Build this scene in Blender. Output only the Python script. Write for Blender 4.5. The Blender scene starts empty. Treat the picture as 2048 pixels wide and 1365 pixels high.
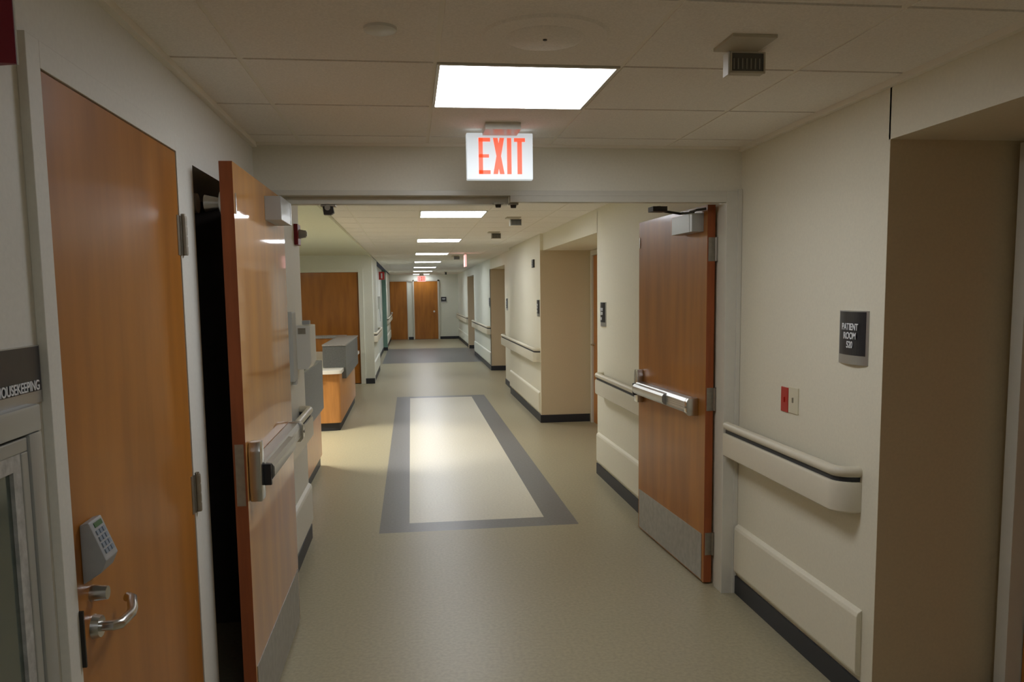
import bpy, bmesh, math, random
from mathutils import Vector, Matrix
random.seed(7)
S = bpy.context.scene
COL = S.collection

# ------------------------------------------------------------------ camera, world, exposure
def look_matrix(yaw, pitch, roll):
    cy, sy, cp, sp = math.cos(yaw), math.sin(yaw), math.cos(pitch), math.sin(pitch)
    f = Vector((sy*cp, cy*cp, -sp)); r = Vector((cy, -sy, 0)); u = r.cross(f)
    cr, sr = math.cos(roll), math.sin(roll)
    r2 = cr*r + sr*u; u2 = -sr*r + cr*u
    return Matrix(((r2.x, u2.x, -f.x), (r2.y, u2.y, -f.y), (r2.z, u2.z, -f.z)))
cam = bpy.data.objects.new('camera', bpy.data.cameras.new('camera'))
COL.objects.link(cam)
cam.matrix_world = Matrix.Translation((0, 0, 1.65)) @ look_matrix(.123385, .103308, -.0131682).to_4x4()
cam.data.sensor_width = 36; cam.data.lens = 28.3
cam.data.shift_y = 71.8/2048
cam.data.clip_start = .05; cam.data.clip_end = 100
S.camera = cam
w = bpy.data.worlds.new('world'); S.world = w; w.use_nodes = True
w.node_tree.nodes['Background'].inputs[0].default_value = (.5, .52, .55, 1)
w.node_tree.nodes['Background'].inputs[1].default_value = .02
S.view_settings.view_transform = 'Standard'; S.view_settings.look = 'None'
S.cycles.max_bounces = 16; S.cycles.diffuse_bounces = 10; S.view_settings.gamma = 1; S.view_settings.use_curve_mapping = False
S.view_settings.exposure = 1.5
LIGHT_NEAR, LIGHT_FAR, LIGHT_STATION, LIGHT_FILL = 5.0, 7.3, 20.0, 3.0

# ------------------------------------------------------------------ materials
def mat(name, c, rough=.6, metal=0, var=0, scale=40, bump=0, emit=None, es=0, spec=.5, coat=0, stretch=None, c2=None, crough=.1, alpha=None):
    m = bpy.data.materials.new(name); m.use_nodes = True
    nt = m.node_tree; b = nt.nodes['Principled BSDF']
    b.inputs['Base Color'].default_value = (*c, 1); b.inputs['Roughness'].default_value = rough
    b.inputs['Metallic'].default_value = metal; b.inputs['Specular IOR Level'].default_value = spec
    b.inputs['Coat Weight'].default_value = coat; b.inputs['Coat Roughness'].default_value = crough
    if emit:
        b.inputs['Emission Color'].default_value = (*emit, 1); b.inputs['Emission Strength'].default_value = es
    if var or bump:
        tc = nt.nodes.new('ShaderNodeTexCoord'); n = nt.nodes.new('ShaderNodeTexNoise')
        n.inputs['Scale'].default_value = scale; n.inputs['Detail'].default_value = 4
        mp = nt.nodes.new('ShaderNodeMapping')
        if stretch: mp.inputs['Scale'].default_value = stretch
        nt.links.new(tc.outputs['Object'], mp.inputs[0]); nt.links.new(mp.outputs[0], n.inputs['Vector'])
        if var:
            r = nt.nodes.new('ShaderNodeValToRGB')
            d = c2 or tuple(max(0, x*(1-var)) for x in c)
            r.color_ramp.elements[0].position = .32; r.color_ramp.elements[1].position = .68
            r.color_ramp.elements[0].color = (*d, 1)
            r.color_ramp.elements[1].color = (*[min(1, x*(1+var*.5)) for x in c], 1)
            nt.links.new(n.outputs['Fac'], r.inputs[0]); nt.links.new(r.outputs[0], b.inputs['Base Color'])
        if bump:
            bp = nt.nodes.new('ShaderNodeBump'); bp.inputs['Strength'].default_value = bump; bp.inputs['Distance'].default_value = .002
            nt.links.new(n.outputs['Fac'], bp.inputs['Height']); nt.links.new(bp.outputs[0], b.inputs['Normal'])
    return m
M = {}
M['paint_right'] = mat('warm beige wall paint', (.76, .72, .58), .55, var=.03, scale=90, bump=.15)
M['paint_left'] = mat('off white wall paint', (.74, .73, .67), .55, var=.03, scale=90, bump=.15)
M['paint_head'] = mat('pale grey wall paint', (.74, .71, .60), .55, var=.03, scale=90, bump=.15)
M['paint_end'] = mat('pale green white wall paint', (.76, .78, .70), .55, var=.03, scale=90, bump=.15)
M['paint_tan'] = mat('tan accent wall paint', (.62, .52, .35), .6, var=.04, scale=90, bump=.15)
M['pocket'] = mat('dark brown recess colour', (.07, .055, .045), .5, var=.1, scale=20)  # very dark brown all over the recess behind the left leaf
M['teal'] = mat('teal wall paint', (.15, .27, .215), .5, var=.06, scale=60)
M['frame'] = mat('cream enamel frame paint', (.62, .60, .52), .35, var=.02, scale=30)
M['tile'] = mat('mineral fibre ceiling tile', (.90, .86, .80), .95, var=.07, scale=160, bump=.5, spec=.1)
M['grid'] = mat('ceiling grid metal', (.86, .82, .73), .6)
M['dark_void'] = mat('ceiling plenum', (.05, .045, .04), .9)
M['gyp'] = mat('pale green gypsum ceiling', (.80, .82, .66), .8, var=.03, scale=60)
M['floor'] = mat('beige speckled sheet vinyl', (.38, .34, .225), .38, var=.13, scale=55, bump=.05, spec=.45)
M['floor_light'] = mat('pale cream vinyl inlay', (.66, .63, .53), .34, var=.1, scale=55, bump=.05, spec=.45)
M['floor_grey'] = mat('grey vinyl border', (.17, .17, .172), .36, var=.14, scale=55, bump=.05, spec=.45)
M['cove'] = mat('black rubber cove base', (.018, .02, .026), .5)
M['wood'] = mat('cherry veneer', (.43, .165, .022), .36, var=.16, scale=2.2, stretch=(4, 4, .6), coat=.2, crough=.12, c2=(.33, .12, .015), spec=.3)
M['wood_left'] = mat('amber veneer', (.47, .215, .048), .45, var=.12, scale=2.2, stretch=(4, 4, .6), coat=.55, crough=.045, c2=(.38, .17, .05), spec=.2)
M['wood_edge'] = mat('reddish door edge veneer', (.33, .085, .022), .5, var=.2, scale=6, stretch=(6, 6, .6))
M['wood_desk'] = mat('honey maple laminate', (.50, .22, .06), .35, var=.15, scale=5, stretch=(6, 6, .6), coat=.2)
M['steel'] = mat('brushed stainless steel', (.52, .52, .50), .38, 1, var=.06, scale=60, stretch=(1, .1, 1))
M['kick'] = mat('scuffed stainless kick plate', (.46, .45, .42), .5, .8, var=.12, scale=25, bump=.1)
M['chrome'] = mat('satin chrome', (.60, .60, .58), .25, 1)
M['hinge'] = mat('dull hinge metal', (.40, .37, .31), .42, .9, var=.1, scale=50)
M['black'] = mat('black plastic', (.015, .015, .018), .45)
M['dark'] = mat('dark bracket metal', (.04, .035, .03), .5, .5)
M['rail'] = mat('cream vinyl handrail', (.66, .61, .48), .4, var=.02, scale=60)
M['rail_gap'] = mat('dark grey rail channel', (.03, .032, .035), .6)
M['palegrey'] = mat('pale grey plastic', (.46, .47, .45), .45)
M['white'] = mat('white plastic', (.72, .72, .68), .4)
M['greyplastic'] = mat('grey plastic', (.36, .37, .38), .45, var=.05, scale=40)
M['signface'] = mat('black sign insert', (.018, .018, .024), .3, var=.2, scale=60)
M['signmetal'] = mat('silver sign holder', (.45, .45, .44), .35, .8)
M['letter'] = mat('white sign lettering', (.80, .82, .85), .5)
M['red'] = mat('red plastic', (.45, .02, .015), .4)
M['darkred'] = mat('dark red sign panel', (.20, .003, .018), .45)
M['ivory'] = mat('ivory switch plate', (.66, .62, .46), .4)
M['laminate'] = mat('grey counter laminate', (.12, .125, .122), .4, var=.2, scale=70)
M['laminate_l'] = mat('light grey counter top', (.30, .29, .28), .35, var=.2, scale=70)
M['worktop'] = mat('white worktop', (.80, .78, .72), .3)
M['cabinet'] = mat('silver grey enamel', (.42, .43, .41), .35, .35)
M['glass_grey'] = mat('greenish cabinet glass', (.07, .10, .085), .15, spec=.7, coat=.6, var=.15, scale=3)
M['textured'] = mat('hammered trim strip', (.50, .50, .48), .5, .1, var=.25, scale=45, bump=.8)
M['louver'] = mat('dark louver plastic', (.12, .115, .10), .6)
M['louver_slat'] = mat('grey louver slat', (.30, .29, .25), .6)
M['beigebox'] = mat('beige fixture plastic', (.50, .46, .36), .5)
M['keys'] = mat('grey blue keys', (.22, .27, .34), .4)
M['lcd'] = mat('green key display', (.04, .13, .05), .3)
M['diffuser'] = mat('lit acrylic diffuser', (.8, .8, .8), .5, emit=(.95, .99, 1.05), es=LIGHT_FAR)
M['diffuser_end'] = mat('lit acrylic diffuser at the end', (.8, .8, .8), .5, emit=(.95, .99, 1.05), es=2.2)
M['diffuser_near'] = mat('lit acrylic diffuser near', (.8, .8, .8), .5, emit=(.95, .99, 1.05), es=LIGHT_NEAR)
M['diffuser_station'] = mat('lit acrylic diffuser station', (.8, .8, .8), .5, emit=(1, .95, .86), es=LIGHT_STATION)
M['diffuser_fill'] = mat('added fill light diffuser', (.8, .8, .8), .5, emit=(.95, .99, 1.05), es=LIGHT_FILL)
M['exit_face'] = mat('lit exit sign face', (.55, .57, .58), .5, emit=(.88, .96, 1), es=.17)
M['exit_red'] = mat('lit red exit lettering', (.6, .07, .03), .4, emit=(1, .10, .035), es=.34)
M['exit_pink'] = mat('lit pink exit panel', (.6, .35, .35), .4, emit=(1, .45, .42), es=.4)
M['exit_top'] = mat('red lit lamp slot', (.8, .2, .2), .4, emit=(1, .12, .12), es=2.2)
M['glyph'] = M['letter']

# ------------------------------------------------------------------ mesh helpers
class MB:
    def __init__(s): s.bm = bmesh.new(); s.mi = 0
    def box(s, x0, x1, y0, y1, z0, z1, mi=None):
        if x0 > x1: x0, x1 = x1, x0
        if y0 > y1: y0, y1 = y1, y0
        if z0 > z1: z0, z1 = z1, z0
        v = [s.bm.verts.new(p) for p in ((x0,y0,z0),(x1,y0,z0),(x1,y1,z0),(x0,y1,z0),(x0,y0,z1),(x1,y0,z1),(x1,y1,z1),(x0,y1,z1))]
        for f in ((3,2,1,0),(4,5,6,7),(0,1,5,4),(1,2,6,5),(2,3,7,6),(3,0,4,7)):
            fc = s.bm.faces.new([v[i] for i in f]); fc.material_index = mi if mi is not None else s.mi
        return s
    def prism(s, pts, a0, a1, axis='z'):
        def P(p, a):
            return {'z': (p[0], p[1], a), 'y': (p[0], a, p[1]), 'x': (a, p[0], p[1])}[axis]
        lo = [s.bm.verts.new(P(p, a0)) for p in pts]; hi = [s.bm.verts.new(P(p, a1)) for p in pts]
        n = len(pts)
        s.bm.faces.new(lo[::-1]); s.bm.faces.new(hi)
        for i in range(n): s.bm.faces.new((lo[i], lo[(i+1) % n], hi[(i+1) % n], hi[i]))
        return s
    def cyl(s, c, r, a0, a1, axis='z', n=24, r2=None):
        r2 = r if r2 is None else r2
        def P(k, rr, a):
            u, v = c[0]+rr*math.cos(k), c[1]+rr*math.sin(k)
            return {'z': (u, v, a), 'y': (u, a, v), 'x': (a, u, v)}[axis]
        ks = [2*math.pi*i/n for i in range(n)]
        lo = [s.bm.verts.new(P(k, r, a0)) for k in ks]; hi = [s.bm.verts.new(P(k, r2, a1)) for k in ks]
        s.bm.faces.new(lo[::-1]); s.bm.faces.new(hi)
        for i in range(n): s.bm.faces.new((lo[i], lo[(i+1) % n], hi[(i+1) % n], hi[i]))
        return s
    def tube(s, pts, r, n=10):
        pts = [Vector(p) for p in pts]; rings = []
        for i, p in enumerate(pts):
            t = (pts[min(i+1, len(pts)-1)]-pts[max(i-1, 0)]).normalized()
            a = t.cross(Vector((0, 0, 1)) if abs(t.z) < .9 else Vector((1, 0, 0))).normalized(); b = t.cross(a)
            rings.append([s.bm.verts.new(p+r*(math.cos(2*math.pi*k/n)*a+math.sin(2*math.pi*k/n)*b)) for k in range(n)])
        for A, B in zip(rings, rings[1:]):
            for k in range(n): s.bm.faces.new((A[k], A[(k+1) % n], B[(k+1) % n], B[k]))
        s.bm.faces.new(rings[0][::-1]); s.bm.faces.new(rings[-1]); return s
    def sweep(s, path, normals, prof):
        rings = [[s.bm.verts.new((p[0]+n[0]*o, p[1]+n[1]*o, z)) for o, z in prof] for p, n in zip(path, normals)]
        m = len(prof)
        for A, B in zip(rings, rings[1:]):
            for k in range(m): s.bm.faces.new((A[k], A[(k+1) % m], B[(k+1) % m], B[k]))
        s.bm.faces.new(rings[0][::-1]); s.bm.faces.new(rings[-1]); return s
    def build(s, name, m, parent=None, bevel=0, smooth=False, label=None):
        bmesh.ops.recalc_face_normals(s.bm, faces=s.bm.faces)
        org = Vector((0, 0, 0))
        if parent is not None: org = Vector(parent.get('_o', (0, 0, 0)))
        if org.length: bmesh.ops.translate(s.bm, verts=s.bm.verts, vec=-org)
        if bevel: bmesh.ops.bevel(s.bm, geom=list(s.bm.edges), offset=bevel, segments=2, affect='EDGES', profile=.6, clamp_overlap=True)
        me = bpy.data.meshes.new(name); s.bm.to_mesh(me); s.bm.free()
        for k in (m if isinstance(m, (list, tuple)) else [m]): me.materials.append(M[k])
        if smooth:
            me.shade_smooth()
            try: me.set_sharp_from_angle(angle=math.radians(35))
            except Exception: pass
        o = bpy.data.objects.new(name, me); COL.objects.link(o)
        if parent is not None:
            o.parent = parent
        if label: o['label'] = label
        return o
def tag(o, label, cat, group=None, kind=None):
    o['label'] = label; o['category'] = cat
    if group: o['group'] = group
    if kind: o['kind'] = kind
    return o
EMPT = []
def thing(name, label, cat, loc, group=None, kind=None):
    o = bpy.data.objects.new(name, None); COL.objects.link(o); o.location = loc
    o.empty_display_size = .1; o['_o'] = tuple(loc); EMPT.append(o)
    return tag(o, label, cat, group, kind)
def part_child(o, loc=(0, 0, 0)):   # lets a mesh part carry sub-parts (same origin as its thing)
    o['_o'] = tuple(o.parent['_o']) if o.parent is not None else loc; EMPT.append(o); return o
def struct(o, label, cat='wall'): return tag(o, label, cat, kind='structure')
def copy_tree(o, parent=None):
    c = o.copy(); COL.objects.link(c)
    if parent is not None: c.parent = parent
    for ch in list(o.children): copy_tree(ch, c)
    return c
def text_mesh(body, size, depth=.0008, bold=0, sx=1, align='CENTER'):
    cu = bpy.data.curves.new('t', 'FONT'); cu.body = body; cu.size = size; cu.extrude = depth; cu.offset = bold
    cu.align_x = align; cu.space_line = .95
    o = bpy.data.objects.new('t', cu); COL.objects.link(o)
    dg = bpy.context.evaluated_depsgraph_get(); dg.update()
    me = bpy.data.meshes.new_from_object(o.evaluated_get(dg))
    bpy.data.objects.remove(o)
    for v in me.vertices: v.co.x *= sx
    return me
def text(name, body, size, mtx, m, parent, bold=0, sx=1, align='CENTER'):
    me = text_mesh(body, size, bold=bold, sx=sx, align=align)
    org = Vector(parent.get('_o', (0, 0, 0)))
    me.transform(Matrix.Translation(-org) @ mtx)
    me.materials.clear(); me.materials.append(M[m])
    o = bpy.data.objects.new(name, me); COL.objects.link(o); o.parent = parent
    return o
def frame_mtx(loc, right, up):
    r, u = Vector(right), Vector(up); n = r.cross(u)
    return Matrix.Translation(loc) @ Matrix(((r.x, u.x, n.x), (r.y, u.y, n.y), (r.z, u.z, n.z))).to_4x4()

CH = 2.39          # ceiling height
XL, XR = -.74, 1.73

# ------------------------------------------------------------------ floor
f = bmesh.new()
xs = [-4.2, -.72, -.26, -.05, .937, 1.155, 1.62, 2.6]
ys = [-3.2, 5.53, 5.75, 12.9, 13.1, 19.6, 24.9, 30.3]
def fmat(x, y):
    if -.26 < x < 1.155 and 5.53 < y < 13.1:
        return 1 if (-.05 < x < .937 and 5.75 < y < 12.9) else 2
    if x > -1 and 19.6 < y < 24.9: return 2
    return 0
gv = {(i, j): f.verts.new((x, y, 0)) for i, x in enumerate(xs) for j, y in enumerate(ys)}
for i in range(len(xs)-1):
    for j in range(len(ys)-1):
        fc = f.faces.new((gv[i, j], gv[i+1, j], gv[i+1, j+1], gv[i, j+1]))
        fc.material_index = fmat((xs[i]+xs[i+1])/2, (ys[j]+ys[j+1])/2)
me = bpy.data.meshes.new('floor'); f.to_mesh(me); f.free()
for k in ('floor', 'floor_light', 'floor_grey'): me.materials.append(M[k])
fl = bpy.data.objects.new('floor', me); COL.objects.link(fl)
struct(fl, 'beige vinyl corridor floor with a pale rectangle in a grey border', 'floor')

# ------------------------------------------------------------------ ceiling (tiles hang slightly below a flush grid)
LX0, LX1 = .10, .71
NEAR_L = [2.68]
FAR_L = [7.29+3.66*k for k in range(7)]
def tile_field(x0, x1, ylines, xlines, skip):
    b = MB()
    b.box(x0, x1, ylines[0], ylines[-1], CH+.012, CH+.03, 1)
    for a, c in zip(xlines, xlines[1:]):
        for p, q in zip(ylines, ylines[1:]):
            if any(abs(a-LX0) < .02 and abs(p-s_) < .02 for s_ in skip): continue
            b.box(a+.008, c-.008, p+.008, q-.008, CH, CH+.012, 0)
    for a in xlines[1:-1]: b.box(a-.011, a+.011, ylines[0], ylines[-1], CH+.003, CH+.011, 2)
    for p in ylines[1:-1]: b.box(x0, x1, p-.0025, p+.0025, CH+.007, CH+.0115, 2)
    return b
xl = [XL, -.51, .10, .71, 1.32, XR]
yl = [2.68+.61*k for k in range(-9, 3)] + [4.1]
c1 = tile_field(XL, XR, yl, xl, NEAR_L+[2.68-.61*6]).build('ceiling', ['tile', 'dark_void', 'grid'])
struct(c1, 'suspended tile ceiling before the double doors', 'ceiling')
yl = [4.2] + [7.29+.61*k for k in range(-4, 38)] + [30.1]
xl2 = [-.72, -.51, .10, .71, 1.32, 1.80]
c2 = tile_field(-.72, 1.80, yl, xl2, FAR_L).build('ceiling', ['tile', 'dark_void', 'grid'])
struct(c2, 'suspended tile ceiling running down the far corridor', 'ceiling')
g = MB().box(-4.2, -.72, 5.5, 15.4, CH, CH+.04).build('ceiling', 'gyp')
struct(g, 'smooth pale green ceiling over the nurse station', 'ceiling')
g = MB()
g.box(XL, XL+.022, -3, 4.1, CH-.022, CH+.002); g.box(XR-.022, XR, -3, 4.1, CH-.022, CH+.002); g.box(XL, XR, 4.078, 4.1, CH-.012, CH+.002)
struct(g.build('trim_1', 'grid'), 'thin wall angle around the near tile ceiling', 'trim')
g = MB(); g.box(-.735, -.715, 5.5, 15.25, CH-.03, CH+.002)
struct(g.build('trim_2', 'gyp'), 'thin edge trim where tile ceiling meets the nurse station ceiling', 'trim')

# ------------------------------------------------------------------ walls
w_ = MB()
w_.box(-1.1, XL, -3, 1.725, 0, CH); w_.box(-1.1, XL, 1.725, 2.745, 2.155, CH); w_.box(-1.1, XL, 2.745, 2.967, 0, CH)
w_.box(-1.1, XL, 2.967, 4.2, 2.108, CH); w_.box(-1.1, -.80, 1.725, 2.745, 0, 2.155)
struct(w_.build('wall_left', 'paint_left'), 'off white wall with the keypad door on the near left')
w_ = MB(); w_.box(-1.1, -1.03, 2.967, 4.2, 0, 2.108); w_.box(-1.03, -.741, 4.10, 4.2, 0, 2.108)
struct(w_.build('wall_pocket', 'pocket'), 'dark brown recess behind the open left leaf')
w_ = MB(); w_.box(-1.3, XR+.8, -3.2, -3, 0, CH)
struct(w_.build('wall_back', 'paint_left'), 'wall closing the corridor behind the viewer')
w_ = MB()
w_.box(XR, XR+.12, 2.78, 4.2, 0, CH)
w_.box(XR, 2.6, -3, -.1, 0, CH)
w_.box(XR, 2.36, -.1, 2.79, 2.185, CH+.02)
o_r = w_.build('wall_right', 'paint_right'); struct(o_r, 'beige wall with patient room sign and handrail')
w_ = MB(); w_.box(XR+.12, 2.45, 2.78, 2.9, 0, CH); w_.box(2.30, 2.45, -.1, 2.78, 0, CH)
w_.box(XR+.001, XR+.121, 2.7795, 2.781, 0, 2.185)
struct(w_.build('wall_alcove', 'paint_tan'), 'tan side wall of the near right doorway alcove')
w_ = MB(); w_.box(XL-.3, XR+.12, 4.1, 4.2, 2.165, CH+.02)
struct(w_.build('wall_header', 'paint_head'), 'pale wall panel above the double door opening')
w_ = MB(); w_.box(-.94, -.72, 4.2, 5.5, 0, CH); w_.box(-4.2, -.94, 5.38, 5.5, 0, CH)
struct(w_.build('wall_left_return', 'paint_left'), 'left wall stub just beyond the double doors')
w_ = MB(); w_.box(-4.3, -4.2, 5.38, 15.4, 0, CH)
struct(w_.build('wall_station', 'paint_end'), 'rear wall of the nurse station')
w_ = MB(); w_.box(-4.2, -2.12, 15.25, 15.4, 0, CH); w_.box(-2.12, -.88, 15.25, 15.4, 2.13, CH); w_.box(-.88, -.70, 15.25, 15.4, 0, CH)
w_.box(-2.12, -.88, 15.37, 15.4, 0, 2.13)
struct(w_.build('wall_station_end', 'paint_end'), 'wall with the brown door beyond the nurse station')
w_ = MB(); w_.box(-.94, -.72, 15.4, 18, 0, CH); w_.box(-1.0, -.84, 18, 24.3, 0, CH)
struct(w_.build('wall_left_far', 'paint_end'), 'far left corridor wall beyond the nurse station')
w_ = MB(); w_.box(-1.0, -.72, 24.3, 24.5, 0, CH)
struct(w_.build('wall_teal', 'teal'), 'teal painted wall end far down on the left')
w_ = MB(); w_.box(-1.0, -.76, 24.5, 30, 0, CH)
struct(w_.build('wall_left_end', 'paint_end'), 'last stretch of left wall before the end doors')
w_ = MB(); w_.box(-1.0, 2.6, 30, 30.2, 0, CH+.03)
struct(w_.build('wall_end', 'paint_end'), 'pale wall closing the corridor at the far end')
ALC = [(7.1, 10.06, 1.67), (14.6, 17.25, 1.70), (21.8, 24.5, 1.72)]
w_ = MB()
w_.box(1.66, 1.80, 4.2, 7.1, 0, CH+.02); w_.box(1.66, 2.4, 7.09, 10.07, 2.18, CH+.02)
struct(w_.build('wall_right_first', 'paint_right'), 'beige wall behind the open right leaf')
w_ = MB()
w_.box(1.62, 1.80, 10.06, 13.2, 0, CH+.02); w_.box(1.70, 1.82, 13.2, 14.6, 0, CH+.02); w_.box(1.70, 2.4, 14.59, 17.26, 2.17, CH+.02)
struct(w_.build('wall_right_second', 'paint_right'), 'beige wall between the first and second far doorways')
w_ = MB()
w_.box(1.70, 1.82, 17.25, 21.8, 0, CH+.02); w_.box(1.72, 2.4, 21.79, 24.51, 2.17, CH+.02)
struct(w_.build('wall_right_third', 'paint_end'), 'pale wall between the second and third far doorways')
w_ = MB(); w_.box(1.75, 1.9, 24.5, 30, 0, CH+.02)
struct(w_.build('wall_right_end', 'paint_end'), 'last stretch of right wall')
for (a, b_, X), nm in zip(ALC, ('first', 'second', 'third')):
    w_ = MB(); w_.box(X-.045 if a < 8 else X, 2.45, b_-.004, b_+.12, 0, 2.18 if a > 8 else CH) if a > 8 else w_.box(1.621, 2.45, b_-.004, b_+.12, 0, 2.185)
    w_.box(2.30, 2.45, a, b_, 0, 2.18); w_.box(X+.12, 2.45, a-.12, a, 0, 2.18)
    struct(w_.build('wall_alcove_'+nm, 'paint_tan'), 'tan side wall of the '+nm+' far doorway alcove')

# alcove doors: frame and leaf on the back wall of every right-hand alcove
TR = [3]
def trim(b, m, label, bevel=.002):
    o = b.build('trim_%d' % TR[0], m, bevel=bevel); TR[0] += 1
    return struct(o, label, 'trim')
DN = [1]
def alcove_door(y0, y1, label, xf=2.25):
    b = MB(); b.box(xf, 2.30, y1-.06, y1, 0, 2.17); b.box(xf, 2.30, y0, y0+.06, 0, 2.17); b.box(xf, 2.30, y0+.06, y1-.06, 2.11, 2.17)
    trim(b, 'frame', 'cream steel frame of the '+label)
    d = thing('door_9', 'brown '+label, 'door', (2.30, (y0+y1)/2, 0), kind='structure')
    MB().box(2.275, 2.298, y0+.065, y1-.065, .008, 2.105).build('leaf', 'wood', d)
    MB().tube([(2.27, y1-.16, 1.0), (2.225, y1-.16, 1.0), (2.225, y1-.28, 1.0)], .010).build('handle', 'chrome', d, smooth=True)
    return d
ad = [alcove_door(1.35, 2.74, 'door in the near right alcove', 2.21), alcove_door(8.70, 10.00, 'door in the first far alcove'),
      alcove_door(15.9, 17.19, 'door in the second far alcove'), alcove_door(23.1, 24.44, 'door in the third far alcove')]

# ------------------------------------------------------------------ base boards
def base(side, segs, label):
    b = MB()
    for x0, x1, y0, y1 in segs: b.box(x0, x1, y0, y1, 0, .10)
    struct(b.build('baseboard_'+side, 'cove', bevel=.003), label, 'baseboard')
base('right', [(XR-.012, XR, 2.77, 4.085), (XR-.012, 2.25, 2.766, 2.778)], 'black rubber base under the near right wall')
base('right_first', [(1.648, 1.66, 4.35, 7.1)], 'black base behind the open right leaf')
base('right_second', [(1.608, 1.62, 10.05, 13.2), (1.608, 2.25, 10.044, 10.056), (1.688, 1.70, 13.2, 14.6)], 'black base around the first far wall corner')
base('right_third', [(1.688, 1.70, 17.24, 21.8), (1.688, 2.25, 17.234, 17.246)], 'black base around the second far wall corner')
base('right_end', [(1.738, 1.75, 24.49, 30), (1.738, 2.25, 24.484, 24.496)], 'black base around the third far wall corner')
base('left', [(-.72, -.708, 4.215, 5.51), (-.94, -.708, 5.50, 5.512)], 'black base on the left wall stub')
base('left_far', [(-.88, -.70, 15.236, 15.248), (-.72, -.708, 15.41, 18), (-.84, -.828, 18, 24.3), (-.96, -.708, 24.286, 24.298), (-.76, -.748, 24.51, 29.98)], 'black base along the far left wall')
base('end', [(-.105, .08, 29.986, 29.998), (1.06, 1.75, 29.986, 29.998)], 'black base on the end wall')
base('near_left', [(XL, XL+.012, -3, 1.66), (XL, XL+.012, 2.76, 2.96)], 'black base on the near left wall')

# ------------------------------------------------------------------ double door frame (double egress)
b = MB()
b.box(1.645, 1.728, 4.088, 4.2, 0, 2.165)
b.box(1.705, 1.7285, 4.082, 4.09, 0, 2.175)
b.box(-.74, -.645, 4.092, 4.22, 0, 2.165)
b.box(-.645, 1.645, 4.088, 4.22, 2.14, 2.165)
b.box(.51, 1.645, 4.088, 4.14, 2.108, 2.14)
b.box(-.645, .51, 4.155, 4.22, 2.105, 2.14)
trim(b, 'frame', 'cream steel frame of the double doors', .0015)
# strikes and bolts under the head
for (x, y, rx, lb) in ((.452, 4.12, .026, 'left of the two small latch strikes under the head'), (.532, 4.14, .024, 'right of the two small latch strikes under the head')):
    t = thing('latch_strike', lb, 'door latch', (x, y, 2.108))
    MB().box(x-rx, x+rx, y-.02, y+.02, 2.098, 2.107).build('plate', 'hinge', t, bevel=.002)
    MB().cyl((x, y), .013, 2.084, 2.099, r2=.016).build('roller', 'dark', t, smooth=True)
t = thing('head_stop', 'metal door stop bracket hanging under the head on the left', 'door stop', (-.405, 4.19, 2.105))
MB().box(-.435, -.36, 4.165, 4.215, 2.095, 2.104).build('plate', 'hinge', t, bevel=.002)
MB().prism([(-.425, 2.095), (-.375, 2.095), (-.37, 2.065), (-.385, 2.055), (-.42, 2.055)], 4.17, 4.21, 'y').build('bracket', 'dark', t)
MB().cyl((-.40, 2.088), .014, 4.158, 4.172, 'y').build('bolt', 'chrome', t, smooth=True)

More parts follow.
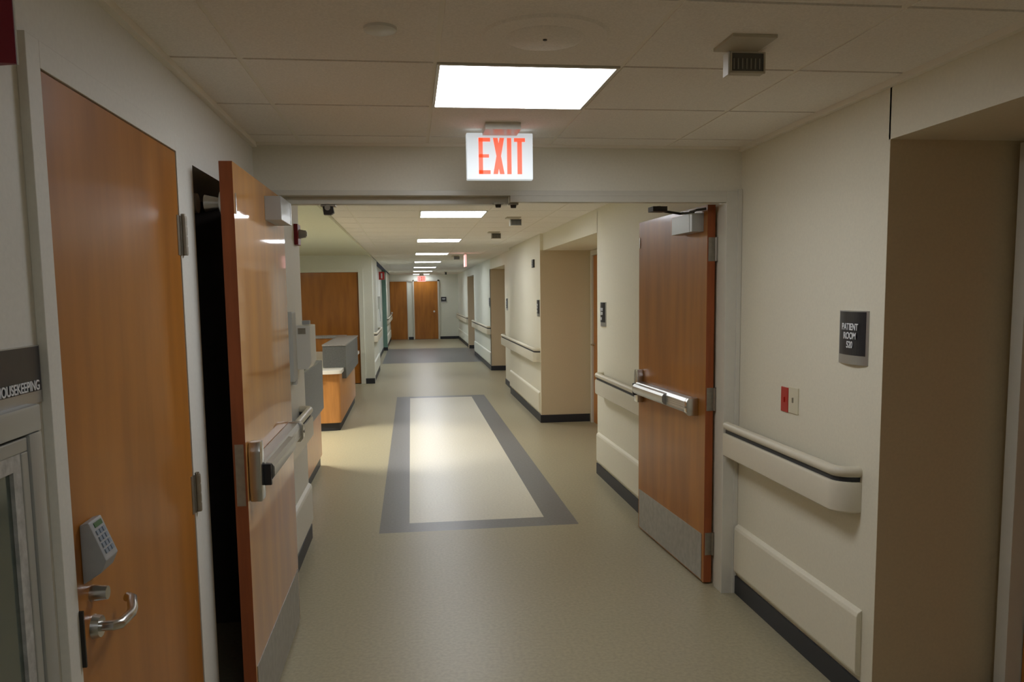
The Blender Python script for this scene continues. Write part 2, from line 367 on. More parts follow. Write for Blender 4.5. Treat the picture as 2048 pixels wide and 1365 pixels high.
# ------------------------------------------------------------------ the open double-door leaves
def leaf(name, label, loc, rot, wood, closer_y, top, arm=False):
    d = thing(name, label, 'door', loc, kind='structure')
    d['_o'] = (0, 0, 0)
    L = 1.125
    b = MB(); b.box(0, .045, 0, L, .012, top)
    o = b.build('leaf', [wood, 'wood_edge'], d)
    for p in o.data.polygons:
        if abs(p.normal.y) > .9: p.material_index = 1
    MB().box(-.003, 0, .03, L-.02, .02, .285).build('kick_plate', 'kick', d, label='scuffed metal kick plate')
    for z in (.17, .99, 1.81):
        h = MB(); h.box(.006, .046, -.003, .0, z, z+.128); h.cyl((.052, -.004), .008, z, z+.128, n=12)
        h.box(.052, .056, -.028, 0, z, z+.128)
        for k in range(5): h.cyl((.052, -.004), .0088, z+.0256*k+.002, z+.0256*k+.022, n=12)
        h.build('hinge', 'hinge', d)
    # exit device
    p = MB(); p.prism([(1.02, .905), (1.095, .905), (1.10, .95), (1.10, 1.09), (1.09, 1.125), (1.035, 1.125), (1.022, 1.08), (1.02, .99)], -.045, -.002, 'x')
    case = part_child(p.build('latch_case', 'chrome', d, bevel=.006, smooth=True, label='chrome latch case of the push bar'))
    MB().box(-.072, -.045, 1.028, 1.05, .955, 1.035).build('bar_socket', 'black', case, bevel=.003)
    p = MB(); p.prism([(-.002, .955), (-.045, .958), (-.058, .975), (-.058, 1.025), (-.045, 1.042), (-.002, 1.045)], .12, 1.04, 'y')
    for k in range(4): p.box(-.0595, -.057, .13, .46, .979+.012*k, .985+.012*k)
    p.build('push_bar_rail', 'steel', d, label='ribbed metal rail of the push bar')
    p = MB(); p.prism([(-.05, .965), (-.070, .970), (-.080, .985), (-.080, 1.018), (-.070, 1.032), (-.05, 1.036)], .46, 1.02, 'y')
    p.build('push_pad', 'steel', d, smooth=True)
    p = MB(); p.prism([(-.002, .948), (-.055, .95), (-.070, .968), (-.070, 1.03), (-.055, 1.048), (-.002, 1.05)], .095, .135, 'y')
    cap = part_child(p.build('end_cap', 'chrome', d, bevel=.004, smooth=True))
    MB().cyl((.112-.0, .999), .007, -.0745, -.069, 'x', n=10).build('screw', 'hinge', cap)
    MB().box(.007, .038, L, L+.002, .90, 1.125).build('edge_plate', 'hinge', d)
    MB().box(-.004, 0, 1.098, 1.108, 1.94, 2.012).build('wear_strip', 'chrome', d)
    # closer
    y0 = closer_y
    c = MB(); c.box(-.068, -.0, y0, y0+.30, 1.972, 2.072)
    c.box(-.0695, -.066, y0+.035, y0+.04, 1.975, 2.069)
    cl = part_child(c.build('closer', 'cabinet', d, bevel=.004, label='box shaped door closer'))
    if arm:
        MB().cyl((-.035, y0+.08), .014, 2.072, 2.092).build('spindle', 'dark', cl, smooth=True)
        a = MB(); a.tube([(-.02, -.02, 2.088), (-.05, y0-.02, 2.086), (-.06, y0+.06, 2.078), (-.08, y0+.14, 2.082), (-.22, .14, 2.093)], .007, 8)
        a.box(-.30, -.22, .02, .10, 2.078, 2.104); a.box(-.27, -.25, .04, .06, 2.08, 2.107)
        a.build('closer_arm', 'dark', cl)
    d.location = loc; d.rotation_euler = (0, 0, rot)
    return d
leaf('door_1', 'open amber wood leaf folded back along the left wall, seen edge on', (-.60, 4.062, 0), math.pi, 'wood_left', .22, 2.118)
leaf('door_2', 'open reddish wood leaf with push bar against the right wall', (1.598, 4.235, 0), math.radians(2.75), 'wood', .05, 2.112, True)
t = thing('magnetic_holder', 'metal magnetic holder high in the recess behind the left leaf', 'door holder', (-.80, 3.06, 1.99))
MB().box(-1.03, -.78, 3.02, 3.06, 1.965, 2.005).build('bracket', 'dark', t, bevel=.003)
MB().cyl((3.04, 1.985), .035, -.785, -.745, 'x').build('magnet', 'steel', t, smooth=True)
MB().cyl((3.04, 1.985), .03, -.72, -.665, 'x', r2=.018).build('stem', 'steel', t, smooth=True)
MB().cyl((3.04, 1.985), .042, -.665, -.648, 'x').build('contact_plate', 'steel', t, smooth=True)

# ------------------------------------------------------------------ keypad door on the near left
b = MB()
b.box(XL, -.721, 1.705, 1.765, 0, 2.165); b.box(XL, -.721, 2.705, 2.765, 0, 2.165); b.box(XL, -.721, 1.765, 2.705, 2.110, 2.165)
b.box(-.80, XL, 1.72, 1.7665, 0, 2.15); b.box(-.80, XL, 2.7035, 2.75, 0, 2.15); b.box(-.80, XL, 1.7665, 2.7035, 2.111, 2.15)
trim(b, 'paint_left', 'painted frame of the keypad door', .002)
d = thing('door_3', 'closed brown wood door with keypad lock and lever', 'door', (-.76, 2.235, 0), kind='structure')
MB().box(-.768, -.724, 1.770, 2.700, .012, 2.106).build('leaf', 'wood', d)
for z in (.945, 1.785, .15):
    h = MB(); h.box(-.724, -.7215, 2.678, 2.70, z, z+.125); h.box(-.721, -.7185, 2.703, 2.735, z, z+.125)
    h.cyl((-.714, 2.722), .009, z, z+.125, n=12)
    for k in range(4): h.cyl((-.714, 2.722), .0102, z+.0313*k+.003, z+.0313*k+.027, n=12)
    h.cyl((-.714, 2.722), .006, z+.125, z+.132, n=12)
    h.build('hinge', 'hinge', d, smooth=True)
# keypad lock: sloped front housing
k = MB()
k.prism([(-.7235, 1.03), (-.7235, 1.163), (-.704, 1.168), (-.672, 1.082), (-.684, 1.055)], 1.80, 1.872, 'y')
kp = part_child(k.build('keypad_lock', 'greyplastic', d, bevel=.004, label='grey keypad lock with sloping front'))
sl = Vector((-.672+.704, 0, 1.082-1.168)).normalized(); nrm = Vector((.0, 0, 0))
nrm = Vector((-sl.z, 0, sl.x))
def onslope(u, v, off): # u along y, v down the slope
    p = Vector((-.704, 0, 1.168)) + sl*v + nrm*off; return (p.x, 1.80+u, p.z)
def slope_box(u0, u1, v0, v1, off):
    bb = MB(); vs = [bb.bm.verts.new(onslope(u, v, o)) for o in (-.001, off) for (u, v) in ((u0, v0), (u1, v0), (u1, v1), (u0, v1))]
    for q in ((3,2,1,0),(4,5,6,7),(0,1,5,4),(1,2,6,5),(2,3,7,6),(3,0,4,7)): bb.bm.faces.new([vs[i] for i in q])
    return bb
slope_box(.018, .060, .007, .018, .0015).build('display', 'lcd', kp)
for r in range(4):
    for c in range(3):
        slope_box(.013+.017*c, .025+.017*c, .024+.015*r, .034+.015*r, .0025).build('key', 'keys', kp)
MB().cyl((1.845, .995), .019, -.724, -.690, 'x', r2=.015).build('lock_cylinder', 'chrome', d, smooth=True)
MB().cyl((1.845, .918), .028, -.724, -.708, 'x', r2=.024).build('rosette', 'chrome', d, smooth=True)
MB().tube([(-.715, 1.845, .918), (-.682, 1.845, .918), (-.672, 1.855, .917), (-.671, 1.925, .914), (-.674, 1.945, .917), (-.688, 1.985, .928), (-.702, 1.992, .930)], .0118, 12).build('lever', 'chrome', d, smooth=True)
MB().box(-.7265, -.7125, 1.762, 1.7675, .86, .985).build('strike_plate', 'dark', d)

# ------------------------------------------------------------------ signs
def room_sign(y0, y1, X, lines, label, s=1, size=.030, z0=1.355, z1=1.565, num=None):
    """curved plate on a wall at x = X; s=+1 right-hand wall (faces -x), -1 left-hand wall"""
    yc = (y0+y1)/2; hw = abs(y1-y0)/2
    t = thing('room_sign', label, 'sign', (X, yc, z0), group='black room signs')
    def arc(w, o, n=12): return [(X - s*(o+.016*(1-(i*2/n-1)**2*(w/hw)**2)), yc-w+2*w*i/n) for i in range(n+1)]
    MB().prism([(X-s*.0005, yc-hw)]+arc(hw, .003)+[(X-s*.0005, yc+hw)], z0, z1).build('holder', 'signmetal', t)
    ya = hw-.012
    MB().prism(arc(ya, .0025)+arc(ya, .0045)[::-1], z0+.036, z1-.004).build('insert', 'signface', t)
    if lines:
        mt = frame_mtx((X-s*.0215, yc-s*.004, z1-.075), (0, -s, 0), (0, 0, 1))
        text('lettering', lines, size, mt, 'letter', t, bold=.0006, sx=.80)
    if num:
        b = MB()
        for k in range(3): b.box(X-s*.0212, X-s*.0225, yc-.02+.014*k, yc-.012+.014*k, z1-.155, z1-.13)
        b.build('number_marks', 'letter', t)
    return t
room_sign(2.875, 3.085, XR, 'PATIENT\nROOM\n520', 'black patient room 520 sign on the near right wall', size=.037)
room_sign(6.76, 6.96, 1.66, 'PATIENT\nROOM', 'black room sign between the open right leaf and first far alcove', size=.036, num=1)
room_sign(10.10, 10.30, 1.62, 'PATIENT\nROOM', 'black room sign at the far corner of the first far alcove', size=.036, num=1)
room_sign(14.15, 14.35, 1.70, 'PATIENT\nROOM', 'black room sign just before the second far alcove', size=.036, num=1)
room_sign(17.32, 17.52, 1.70, 'PATIENT\nROOM', 'black room sign just after the second far alcove', size=.036, num=1)
t = thing('room_sign', 'small black sign on the end wall right of the doors', 'sign', (1.21, 30, 1.35), group='black room signs')
MB().box(1.11, 1.315, 29.985, 29.999, 1.35, 1.56).build('holder', 'signmetal', t)
MB().box(1.115, 1.31, 29.982, 29.985, 1.39, 1.555).build('insert', 'signface', t)
b = MB(); b.box(1.15, 1.27, 29.980, 29.982, 1.49, 1.505); b.box(1.16, 1.26, 29.980, 29.982, 1.46, 1.475)
b.build('lettering', 'letter', t)
# housekeeping sign
t = thing('housekeeping_sign', 'black housekeeping sign above the grey cabinet at left edge', 'sign', (XL, 1.61, 1.46))
MB().box(XL, XL+.006, 1.50, 1.70, 1.448, 1.561).build('holder', 'signmetal', t)
MB().box(XL+.006, XL+.0075, 1.502, 1.694, 1.472, 1.559).build('insert', 'signface', t)
text('lettering', 'HOUSEKEEPING', .0275, frame_mtx((XL+.009, 1.598, 1.4745), (0, 1, 0), (0, 0, 1)), 'letter', t, bold=.0003, sx=.86)

# ------------------------------------------------------------------ extinguisher cabinet, red projecting sign
t = thing('extinguisher_cabinet', 'silver grey wall cabinet with glazed door at bottom left', 'cabinet', (XL, 1.45, .72))
def ring(b, x0, x1, y0, y1, z0, z1, wd):
    b.box(x0, x1, y0, y1, z1-wd, z1); b.box(x0, x1, y0, y1, z0, z0+wd); b.box(x0, x1, y0, y0+wd, z0+wd, z1-wd); b.box(x0, x1, y1-wd, y1, z0+wd, z1-wd)
b = MB(); ring(b, XL, XL+.028, 1.120, 1.637, .70, 1.452, .052); b.build('cabinet_frame', 'cabinet', t, bevel=.006, smooth=True)
MB().box(XL, XL+.004, 1.140, 1.620, .72, 1.43).build('backing', 'black', t)
b = MB(); ring(b, XL+.006, XL+.024, 1.176, 1.581, .756, 1.396, .026)
dr = part_child(b.build('cabinet_door', 'cabinet', t, bevel=.003))
b = MB(); ring(b, XL+.010, XL+.022, 1.202, 1.555, .782, 1.370, .030); b.build('textured_strip', 'textured', dr)
MB().box(XL+.012, XL+.015, 1.232, 1.525, .812, 1.340).build('glass_pane', 'glass_grey', dr)
MB().box(XL+.024, XL+.034, 1.185, 1.197, 1.02, 1.12).build('handle', 'chrome', dr)
t = thing('projecting_sign', 'dark red folded sign projecting from the wall at the top left corner', 'sign', (XL, 1.50, 2.05))
MB().prism([(XL, 1.485), (-.650, 1.497), (-.650, 1.503), (XL, 1.53)], 2.047, 2.36).build('sign_panel', 'darkred', t)
MB().tube([(-.648, 1.500, 2.045), (-.648, 1.500, 2.362)], .0015, 8).build('edge_strip', 'white', t)

# ------------------------------------------------------------------ switches
t = thing('light_switch', 'red emergency switch plate on the right wall', 'switch', (XR, 3.553, 1.14))
MB().box(XR-.006, XR, 3.518, 3.588, 1.082, 1.198).build('plate', 'red', t, bevel=.002)
MB().box(XR-.011, XR-.005, 3.548, 3.558, 1.128, 1.152).build('toggle', 'red', t)
t = thing('light_switch', 'ivory switch plate right beside the red one', 'switch', (XR, 3.46, 1.14))
MB().box(XR-.006, XR, 3.420, 3.512, 1.085, 1.205).build('plate', 'ivory', t, bevel=.002)
MB().box(XR-.011, XR-.005, 3.462, 3.470, 1.135, 1.158).build('toggle', 'hinge', t)

# ------------------------------------------------------------------ handrails and wall guards
def rail_path(X, s, ya, yb, d, ra=True, rb=True):
    """from ya to yb, standing off the wall by d; quarter turns back to the wall at the ends"""
    pts = []; R = .075
    n = 8; sg = 1 if yb > ya else -1
    if ra:
        for i in range(n+1):
            a = math.pi/2*i/n; pts.append((ya+sg*R*(1-math.cos(a)), d*math.sin(a)))
    else: pts.append((ya, d))
    if rb:
        for i in range(n+1):
            a = math.pi/2*(1-i/n); pts.append((yb-sg*R*(1-math.cos(a)), d*math.sin(a)))
    else: pts.append((yb, d))
    P = [(X-s*dd, yy) for yy, dd in pts]
    N = []
    for i in range(len(P)):
        a = Vector(P[max(i-1, 0)]); c = Vector(P[min(i+1, len(P)-1)]); tt = (c-a).normalized()
        nn = Vector((tt.y, -tt.x))
        mid = Vector(P[len(P)//2])
        if nn.x*(-s) < -1e-6 or (abs(nn.x) < 1e-6 and (nn.y*(P[i][1]-(ya+yb)/2) < 0)): nn = -nn
        N.append(nn)
    return P, N
def handrail(X, s, ya, yb, label, zo=0, guard=True, gl=None, d=.085, ra=True, rb=True, gy=None, rm='rail', gm='paint_right'):
    t = thing('handrail', label, 'handrail', (X, (ya+yb)/2, .77+zo), group='corridor handrails')
    P, N = rail_path(X, s, ya, yb, d, ra, rb)
    prof = [(.012*math.cos(k)+.002, .934+zo+.0) for k in ()]
    prof = [(-.016+.022*math.cos(2*math.pi*i/14)*1.0, .935+zo+.022*math.sin(2*math.pi*i/14)) for i in range(14)]
    MB().sweep(P, N, prof).build('grip_rail', rm, t, smooth=True)
    MB().sweep(P, N, [(-.028, .893+zo), (-.010, .893+zo), (-.010, .92+zo), (-.028, .92+zo)]).build('channel', 'rail_gap', t)
    MB().sweep(P, N, [(-.026, .772+zo), (-.004, .772+zo), (.004, .780+zo), (.005, .885+zo), (0, .896+zo), (-.026, .896+zo)]).build('bumper', rm, t, smooth=True)
    L = abs(yb-ya); n = max(2, int(L/.9)+1); lo = min(ya, yb)
    for i in range(n):
        y = lo+.2+(L-.4)*i/(n-1); MB().box(X, X-s*(d-.02), y-.02, y+.02, .80+zo, .87+zo).build('bracket', 'rail_gap', t)
    if guard:
        g0, g1 = gy or (min(ya, yb)+.03, max(ya, yb)-.02)
        b = MB(); b.prism([(X, .118), (X-s*.02, .128), (X-s*.024, .14), (X-s*.024, .365), (X-s*.018, .38), (X, .392)], g0, g1, 'y')
        tag(b.build('wall_guard', gm, bevel=.003), gl, 'wall guard', group='lower wall guards')
    return t
handrail(XR, 1, 4.06, 2.895, 'cream handrail below the red switch, nearest on the right', ra=False, gl='raised beige bumper board under the nearest right handrail', d=.095, gy=(2.86, 4.07))
handrail(1.66, 1, 5.40, 6.88, 'cream handrail starting just past the open right leaf', ra=False, gl='raised beige bumper board behind the open right leaf', gy=(4.4, 7.05))
handrail(1.62, 1, 9.98+.12, 13.9, 'cream handrail between the first and second far alcoves', gl='raised beige bumper board between first and second far alcoves', gy=(10.12, 13.18))
handrail(1.70, 1, 17.3, 21.75, 'cream handrail between the second and third far alcoves', gl='raised pale bumper board between second and third far alcoves', gm='paint_end')
handrail(1.75, 1, 24.55, 29.9, 'cream handrail on the right just before the end wall', gl='raised pale bumper board just before the end wall', gm='paint_end')
handrail(-.72, -1, 4.24, 5.22, 'cream handrail on the left wall stub beyond the doors', ra=False, gl='raised off white bumper board on the left wall stub', gy=(4.23, 5.49), gm='paint_left')
handrail(-.72, -1, 15.3, 17.9, 'cream handrail on the left just past the nurse station', gl='raised pale bumper board on the left past the nurse station', gm='paint_end')
handrail(-.76, -1, 24.6, 29.9, 'cream handrail on the far left beyond the teal wall', gl='raised pale bumper board beyond the teal wall', gm='paint_end')

# ------------------------------------------------------------------ lights
def ceiling_light(x0, x1, y0, y1, label, dm, z=CH):
    t = thing('ceiling_light', label, 'ceiling light', ((x0+x1)/2, (y0+y1)/2, z), group='square ceiling lights')
    b = MB(); ring(b, x0+.004, x1-.004, y0+.004, y1-.004, z-.004, z+.008, .0) if False else None
    b = MB(); wd = .014
    b.box(x0+.003, x1-.003, y0+.003, y0+wd, z-.005, z+.008); b.box(x0+.003, x1-.003, y1-wd, y1-.003, z-.005, z+.008)
    b.box(x0+.003, x0+wd, y0+wd, y1-wd, z-.005, z+.008); b.box(x1-wd, x1-.003, y0+wd, y1-wd, z-.005, z+.008)
    b.build('frame', 'frame', t)
    MB().box(x0+wd, x1-wd, y0+wd, y1-wd, z-.002, z+.006).build('diffuser', dm, t, label='glowing white diffuser')
    return t
ceiling_light(LX0, LX1, 2.68, 3.29, 'large lit square ceiling light right above the near exit sign', 'diffuser_near')
nm = ['first lit ceiling light beyond the double doors', 'second lit ceiling light beyond the double doors', 'third lit ceiling light beyond the double doors',
      'fourth lit ceiling light beyond the double doors', 'fifth lit ceiling light beyond the double doors', 'sixth lit ceiling light, thin sliver near the end', 'last lit ceiling light above the end exit sign']
for y, n_ in zip(FAR_L, nm): ceiling_light(LX0, LX1, y, y+.61, n_, 'diffuser' if y < 28 else 'diffuser_end')
ceiling_light(LX0, LX1, 2.68-.61*6, 2.68-.61*5, 'unseen fill light added behind the viewer', 'diffuser_fill')  # unseen fitting added to fill the left door and near ceiling
ceiling_light(-2.9, -2.3, 8.6, 9.2, 'bright ceiling light over the nurse station', 'diffuser_station', z=CH-.008)

t = thing('added_downlight', 'unseen downlight added to brighten the floor between the nurse desks', 'ceiling light', (-1.75, 8.95, CH))
b = MB(); b.cyl((-1.75, 8.95), .085, CH-.004, CH+.001, n=32); b.build('ring', 'white', t)
MB().cyl((-1.75, 8.95), .06, CH-.006, CH-.004, n=32).build('lamp_lens', 'diffuser', t)
sp = bpy.data.lights.new('added_floor_beam', 'SPOT'); sp.energy = 95; sp.spot_size = math.radians(64); sp.spot_blend = .6; sp.shadow_soft_size = .04; sp.color = (1, .95, .82)  # spot added and aimed to throw the bright patch on the floor
so = bpy.data.objects.new('added_floor_beam', sp); COL.objects.link(so); so.parent = t; so.location = (0, 0, -.03)
so.rotation_euler = (Vector((1.15, 0, -2.3))).to_track_quat('-Z', 'Y').to_euler()

# exit signs
def letters(x0, x1, z0, z1, y):
    b = MB(); H = z1-z0; W = (x1-x0); t = H*.13; e = .0015
    wE = W*.25; g = W*.06
    X = x0
    b.box(X, X+t*.9, y, y-e, z0, z1); b.box(X, X+wE, y, y-e, z1-t*.8, z1); b.box(X, X+wE, y, y-e, z0, z0+t*.8); b.box(X, X+wE*.88, y, y-e, (z0+z1)/2-t*.35, (z0+z1)/2+t*.35)
    X += wE+g; wX = W*.24
    b.prism([(X, z1), (X+t, z1), (X+wX, z0), (X+wX-t, z0)], y, y-e, 'y'); b.prism([(X+wX-t, z1), (X+wX, z1), (X+t, z0), (X, z0)], y-.0002, y-e-.0002, 'y')
    X += wX+g; b.box(X, X+t*.95, y, y-e, z0, z1)
    X += t*.95+g; wT = x1-X
    b.box(X, X+wT, y, y-e, z1-t*.8, z1); b.box(X+wT/2-t*.5, X+wT/2+t*.5, y, y-e, z0, z1-t*.7)
    return b
def exit_sign(xc, y, label, pink=False, z1=2.372, hw=.151, z0=2.166):
    t = thing('exit_sign', label, 'exit sign', (xc, y, CH), group='lit exit signs')
    b = MB(); b.box(xc-.078, xc+.077, y-.16, y-.016, CH-.030, CH+.002); b.box(xc-.078, xc+.077, y-.016, y+.03, z1, CH+.002); b.box(xc-.079, xc+.078, y-.162, y-.016, CH-.022, CH-.018)
    b.build('mount', 'frame', t)
    b = MB(); b.box(xc-hw, xc+hw, y-.014, y+.030, z0, z1)
    b.build('housing', 'exit_pink' if pink else 'exit_face', t, bevel=.004)
    letters(xc-hw*.64, xc+hw*.76, z0+.024, z1-.022, y-.0145).build('exit_lettering', 'exit_red', t)
    return t
exit_sign(.418, 3.72, 'lit white exit sign with red letters above the double doors')
exit_sign(.40, 28.9, 'small pinkish exit sign above the end door', pink=True, z0=2.11, z1=2.31, hw=.150)
t = thing('exit_sign', 'pink glowing exit sign seen edge on beside the far lights', 'exit sign', (1.0, 14.75, CH), group='lit exit signs')
MB().box(.985, 1.015, 14.68, 14.82, 2.35, CH+.002).build('mount', 'frame', t)
MB().box(.984, 1.016, 14.60, 14.90, 2.145, 2.355).build('housing', 'exit_pink', t, bevel=.003)

# ceiling fixtures
t = thing('smoke_detector', 'small round cover on a tile left of the near light', 'smoke detector', (-.065, 2.352, CH))
MB().cyl((-.065, 2.352), .046, CH-.008, CH+.001, r2=.046, n=36).build('cover', 'white', t, smooth=True)
MB().cyl((-.065, 2.352), .036, CH-.012, CH-.008, r2=.044, n=36).build('dome', 'white', t, smooth=True)
t = thing('round_diffuser', 'wide round ceiling disc just in front of the near light', 'ceiling vent', (.405, 2.38, CH))
MB().cyl((.405, 2.385), .18, CH-.007, CH+.001, r2=.19, n=64).build('rim', 'tile', t, smooth=True)
MB().cyl((.405, 2.385), .11, CH-.010, CH-.007, r2=.115, n=48).build('inner_disc', 'tile', t, smooth=True)
MB().cyl((.405, 2.385), .006, CH-.013, CH-.010, n=10).build('screw', 'dark', t)
def louver_box(x0, y0, label, wd=.112):
    """flat ceiling plate with a small louvered head hanging from its far edge, louvers facing the doors"""
    t = thing('louvered_fixture', label, 'ceiling fixture', (x0+.07, y0+.08, CH), group='small louvered fixtures on the ceiling')
    MB().box(x0, x0+.138, y0, y0+.15, CH-.010, CH+.001).build('base_plate', 'beigebox', t, bevel=.002)
    a, b_ = x0+.050, x0+.050+wd; f0 = y0+.135
    ring_b = MB(); ring_b.box(a, b_, f0+.008, f0+.040, CH-.072, CH-.010); ring_b.box(a, b_, f0, f0+.008, CH-.014, CH-.010)
    ring_b.box(a, b_, f0, f0+.008, CH-.074, CH-.068); ring_b.box(a, a+.005, f0, f0+.008, CH-.068, CH-.014); ring_b.box(b_-.005, b_, f0, f0+.008, CH-.068, CH-.014)
    ring_b.build('head', 'beigebox', t)
    MB().box(a+.005, b_-.005, f0+.005, f0+.0085, CH-.068, CH-.014).build('louver_recess', 'louver', t)
    sl_ = MB()
    for k in range(8): sl_.box(a+.010+.0137*k, a+.0135+.0137*k, f0+.001, f0+.0055, CH-.062, CH-.030)
    sl_.build('slats', 'louver_slat', t)
    MB().box(a-.006, a-.001, f0+.004, f0+.045, CH-.078, CH-.010).build('lit_side', 'white', t)  # lamp-lit left side of the head, put in as a white sheet
    return t
louver_box(.942, 2.315, 'louvered fixture on the ceiling right of the near light')
louver_box(.945, 7.85, 'louvered fixture on the far ceiling nearest past the doors')
louver_box(.945, 9.70, 'second louvered fixture on the far ceiling')
louver_box(.80, 15.6, 'third louvered fixture on the far ceiling beside the edge-on exit sign')
t = thing('sprinkler_head', 'tiny dark sprinkler hanging near the end of the corridor', 'sprinkler', (1.16, 26.5, CH))
MB().cyl((1.16, 26.5), .05, CH-.02, CH+.001).build('cup', 'beigebox', t)
MB().cyl((1.16, 26.5), .03, CH-.10, CH-.02).build('head', 'dark', t)

# nurse call light on the right wall
t = thing('call_light', 'small black and white call light high on the right wall', 'signal light', (1.62, 10.56, 2.04))
MB().box(1.60, 1.62, 10.50, 10.64, 1.985, 2.09).build('plate', 'black', t, bevel=.002)
for z in (2.005, 2.038, 2.068): MB().cyl((10.57, z), .011, 1.588, 1.600, 'x', n=12).build('lens', 'letter', t, smooth=True)

# ------------------------------------------------------------------ left stub: strobe, dispensers
t = thing('fire_strobe', 'dark red fire alarm horn high on the left wall stub', 'fire alarm', (-.72, 5.33, 2.04))
MB().box(-.72, -.695, 5.27, 5.40, 1.975, 2.105).build('back_box', 'darkred', t, bevel=.003)
MB().cyl((5.335, 2.045), .030, -.695, -.652, 'x', r2=.022).build('lens', 'greyplastic', t, smooth=True)
MB().box(-.652, -.646, 5.32, 5.35, 2.03, 2.06).build('lens_cap', 'ivory', t)
t = thing('towel_dispenser', 'white paper towel dispenser on the left wall stub', 'dispenser', (-.72, 5.18, 1.2))
MB().prism([(-.72, 1.20), (-.64, 1.20), (-.618, 1.235), (-.618, 1.468), (-.72, 1.475)], 5.06, 5.34, 'y').build('body', 'white', t, bevel=.004)
MB().box(-.69, -.645, 5.055, 5.061, 1.42, 1.455).build('label_patch', 'hinge', t)
MB().box(-.67, -.625, 5.10, 5.16, 1.475, 1.50).build('lock_knob', 'greyplastic', t, bevel=.003)
t = thing('soap_dispenser', 'narrow pale grey dispenser beside the white towel dispenser', 'dispenser', (-.72, 4.9, 1.1))
MB().box(-.72, -.685, 4.80, 4.95, 1.15, 1.56).build('body', 'palegrey', t, bevel=.006)
MB().box(-.71, -.682, 4.84, 4.91, 1.13, 1.155).build('nozzle', 'palegrey', t)

# ------------------------------------------------------------------ nurse station
def desk(name, label, y0, y1, kick_m='cove'):
    t = thing(name, label, 'desk', (-1.2, (y0+y1)/2, 0)); return t
t = thing('reception_desk', 'honey wood nurse desk end nearest, just past the left wall stub', 'desk', (-1.2, 6.9, 0))
MB().prism([(-1.6, 5.62), (-.90, 5.62), (-.90, 7.95), (-1.6, 7.95)], .10, .76).build('base_panel', 'wood_desk', t)
MB().box(-1.6, -.915, 5.64, 7.92, 0, .10).build('toe_kick', 'cove', t)
MB().box(-.90, -.868, 5.62, 7.955, .56, 1.03).build('side_panel', 'laminate', t, bevel=.003)
MB().box(-1.25, -.90, 7.62, 7.95, .80, 1.032).build('counter_block', 'laminate', t, bevel=.003)
MB().box(-1.6, -.90, 5.62, 7.62, .76, .80).build('worktop', 'worktop', t)
t = thing('reception_desk', 'curved honey wood nurse desk farther along, white worktop in front', 'desk', (-1.4, 11.4, 0))
def rounded(x0, x1, y0, y1, r, n=8):  # rounded near-right corner
    pts = [(x0, y0)]
    for i in range(n+1):
        a = -math.pi/2+math.pi/2*i/n; pts.append((x1-r*2+r*2*math.cos(a), y0+r*.35+r*.35*math.sin(a)))
    return pts+[(x1, y1), (x0, y1)]
MB().prism(rounded(-2.2, -.885, 9.93, 12.6, .13), .10, .705).build('base_panel', 'wood_desk', t, smooth=True)
MB().prism(rounded(-2.18, -.90, 9.955, 12.58, .13), 0, .10).build('toe_kick', 'cove', t, smooth=True)
MB().prism(rounded(-2.22, -.86, 9.88, 13.4, .14), .705, .748).build('worktop', 'worktop', t, label='white worktop')
MB().box(-1.115, -.83, 10.30, 12.6, .75, 1.022).build('counter_block', 'laminate', t, bevel=.004)
MB().box(-1.12, -.822, 10.29, 12.61, 1.022, 1.04).build('counter_top', 'laminate_l', t, bevel=.002)
MB().box(-.925, -.83, 10.30, 12.6, .61, .75).build('side_skirt', 'laminate', t)
MB().cyl((-1.10, .635), .014, 9.90, 9.93, 'y').build('drawer_knob', 'chrome', t, smooth=True)
t = thing('back_counter', 'low reddish wood counter across the rear of the nurse station', 'counter', (-1.6, 13.6, 0))
MB().box(-2.2, -1.10, 13.5, 13.75, 0, .955).build('panel', 'wood', t)
MB().box(-2.22, -1.08, 13.47, 13.78, .955, .995).build('counter_top', 'laminate_l', t, bevel=.003)

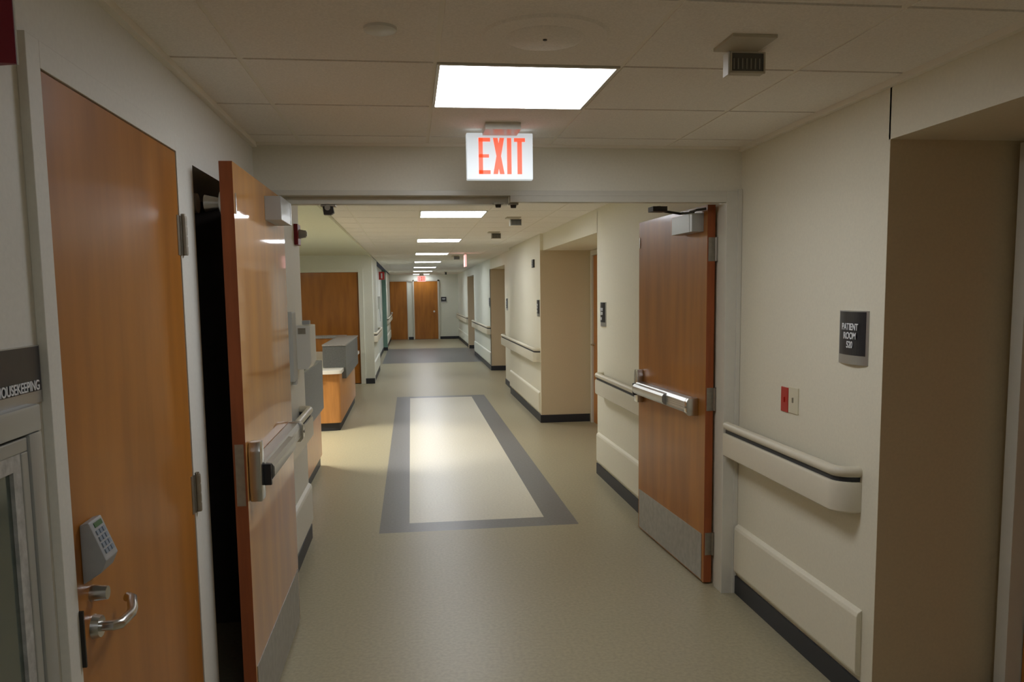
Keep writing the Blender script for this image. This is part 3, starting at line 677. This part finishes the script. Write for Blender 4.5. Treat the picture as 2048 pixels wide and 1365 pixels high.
# ------------------------------------------------------------------ doors further away
d = thing('door_4', 'wide dark wood door behind the nurse station', 'door', (-1.5, 15.3, 0), kind='structure')
b = MB(); b.box(-2.06, -.955, 15.262, 15.30, .012, 2.078); b.build('leaf', 'wood', d)
MB().box(-.975, -.9695, 15.258, 15.262, .02, 2.07).build('edge_guard', 'dark', d)
MB().tube([(-2.0, 15.262, 1.0), (-2.0, 15.215, 1.0), (-1.89, 15.215, 1.0)], .011).build('lever', 'chrome', d, smooth=True)
b = MB(); b.box(-.955, -.87, 15.235, 15.36, 0, 2.14); b.box(-2.125, -2.06, 15.235, 15.36, 0, 2.14); b.box(-2.06, -.955, 15.235, 15.36, 2.08, 2.14)
trim(b, 'paint_end', 'pale frame of the dark door behind the nurse station')
d = thing('door_5', 'left brown wood door in the end wall', 'door', (-.43, 29.97, 0), kind='structure')
MB().box(-.745, -.135, 29.955, 29.99, .012, 2.135).build('leaf', 'wood', d)
MB().cyl((-.69, 1.0), .03, 29.90, 29.955, 'y').build('knob', 'chrome', d, smooth=True)
d = thing('door_6', 'right brown wood door in the end wall, under the exit sign', 'door', (.56, 29.97, 0), kind='structure')
MB().box(.13, .99, 29.955, 29.99, .012, 2.135).build('leaf', 'wood', d)
MB().cyl((.85, 1.03), .035, 29.90, 29.955, 'y').build('knob', 'chrome', d, smooth=True)
b = MB()
for x0, x1 in ((-.135, -.105), (.08, .13), (.99, 1.05)): b.box(x0, x1, 29.94, 30, 0, 2.19)
b.box(-.76, 1.05, 29.94, 30, 2.137, 2.19)
trim(b, 'frame', 'pale frames of the two end wall doors')
for i, o in enumerate(ad): o.name = 'door_%d' % (7+i)

# far left wall items
t = thing('fire_alarm', 'small red and white fire alarm on the far left wall', 'fire alarm', (-.84, 22.3, 2.1))
MB().box(-.84, -.69, 22.2, 22.4, 2.07, 2.28).build('body', 'red', t)
MB().box(-.78, -.745, 22.19, 22.2, 2.10, 2.24).build('lens', 'white', t)
t = thing('wall_telephone', 'pale wall box with a cord on the far left wall', 'telephone', (-.84, 21.5, 1.5))
MB().box(-.84, -.78, 21.0, 21.3, 1.30, 1.62).build('body', 'white', t, bevel=.004)
MB().tube([(-.80, 21.15, 1.3), (-.79, 21.15, 1.05), (-.80, 21.2, .98)], .006).build('cord', 'greyplastic', t)

for o in EMPT:
    if '_o' in o: del o['_o']
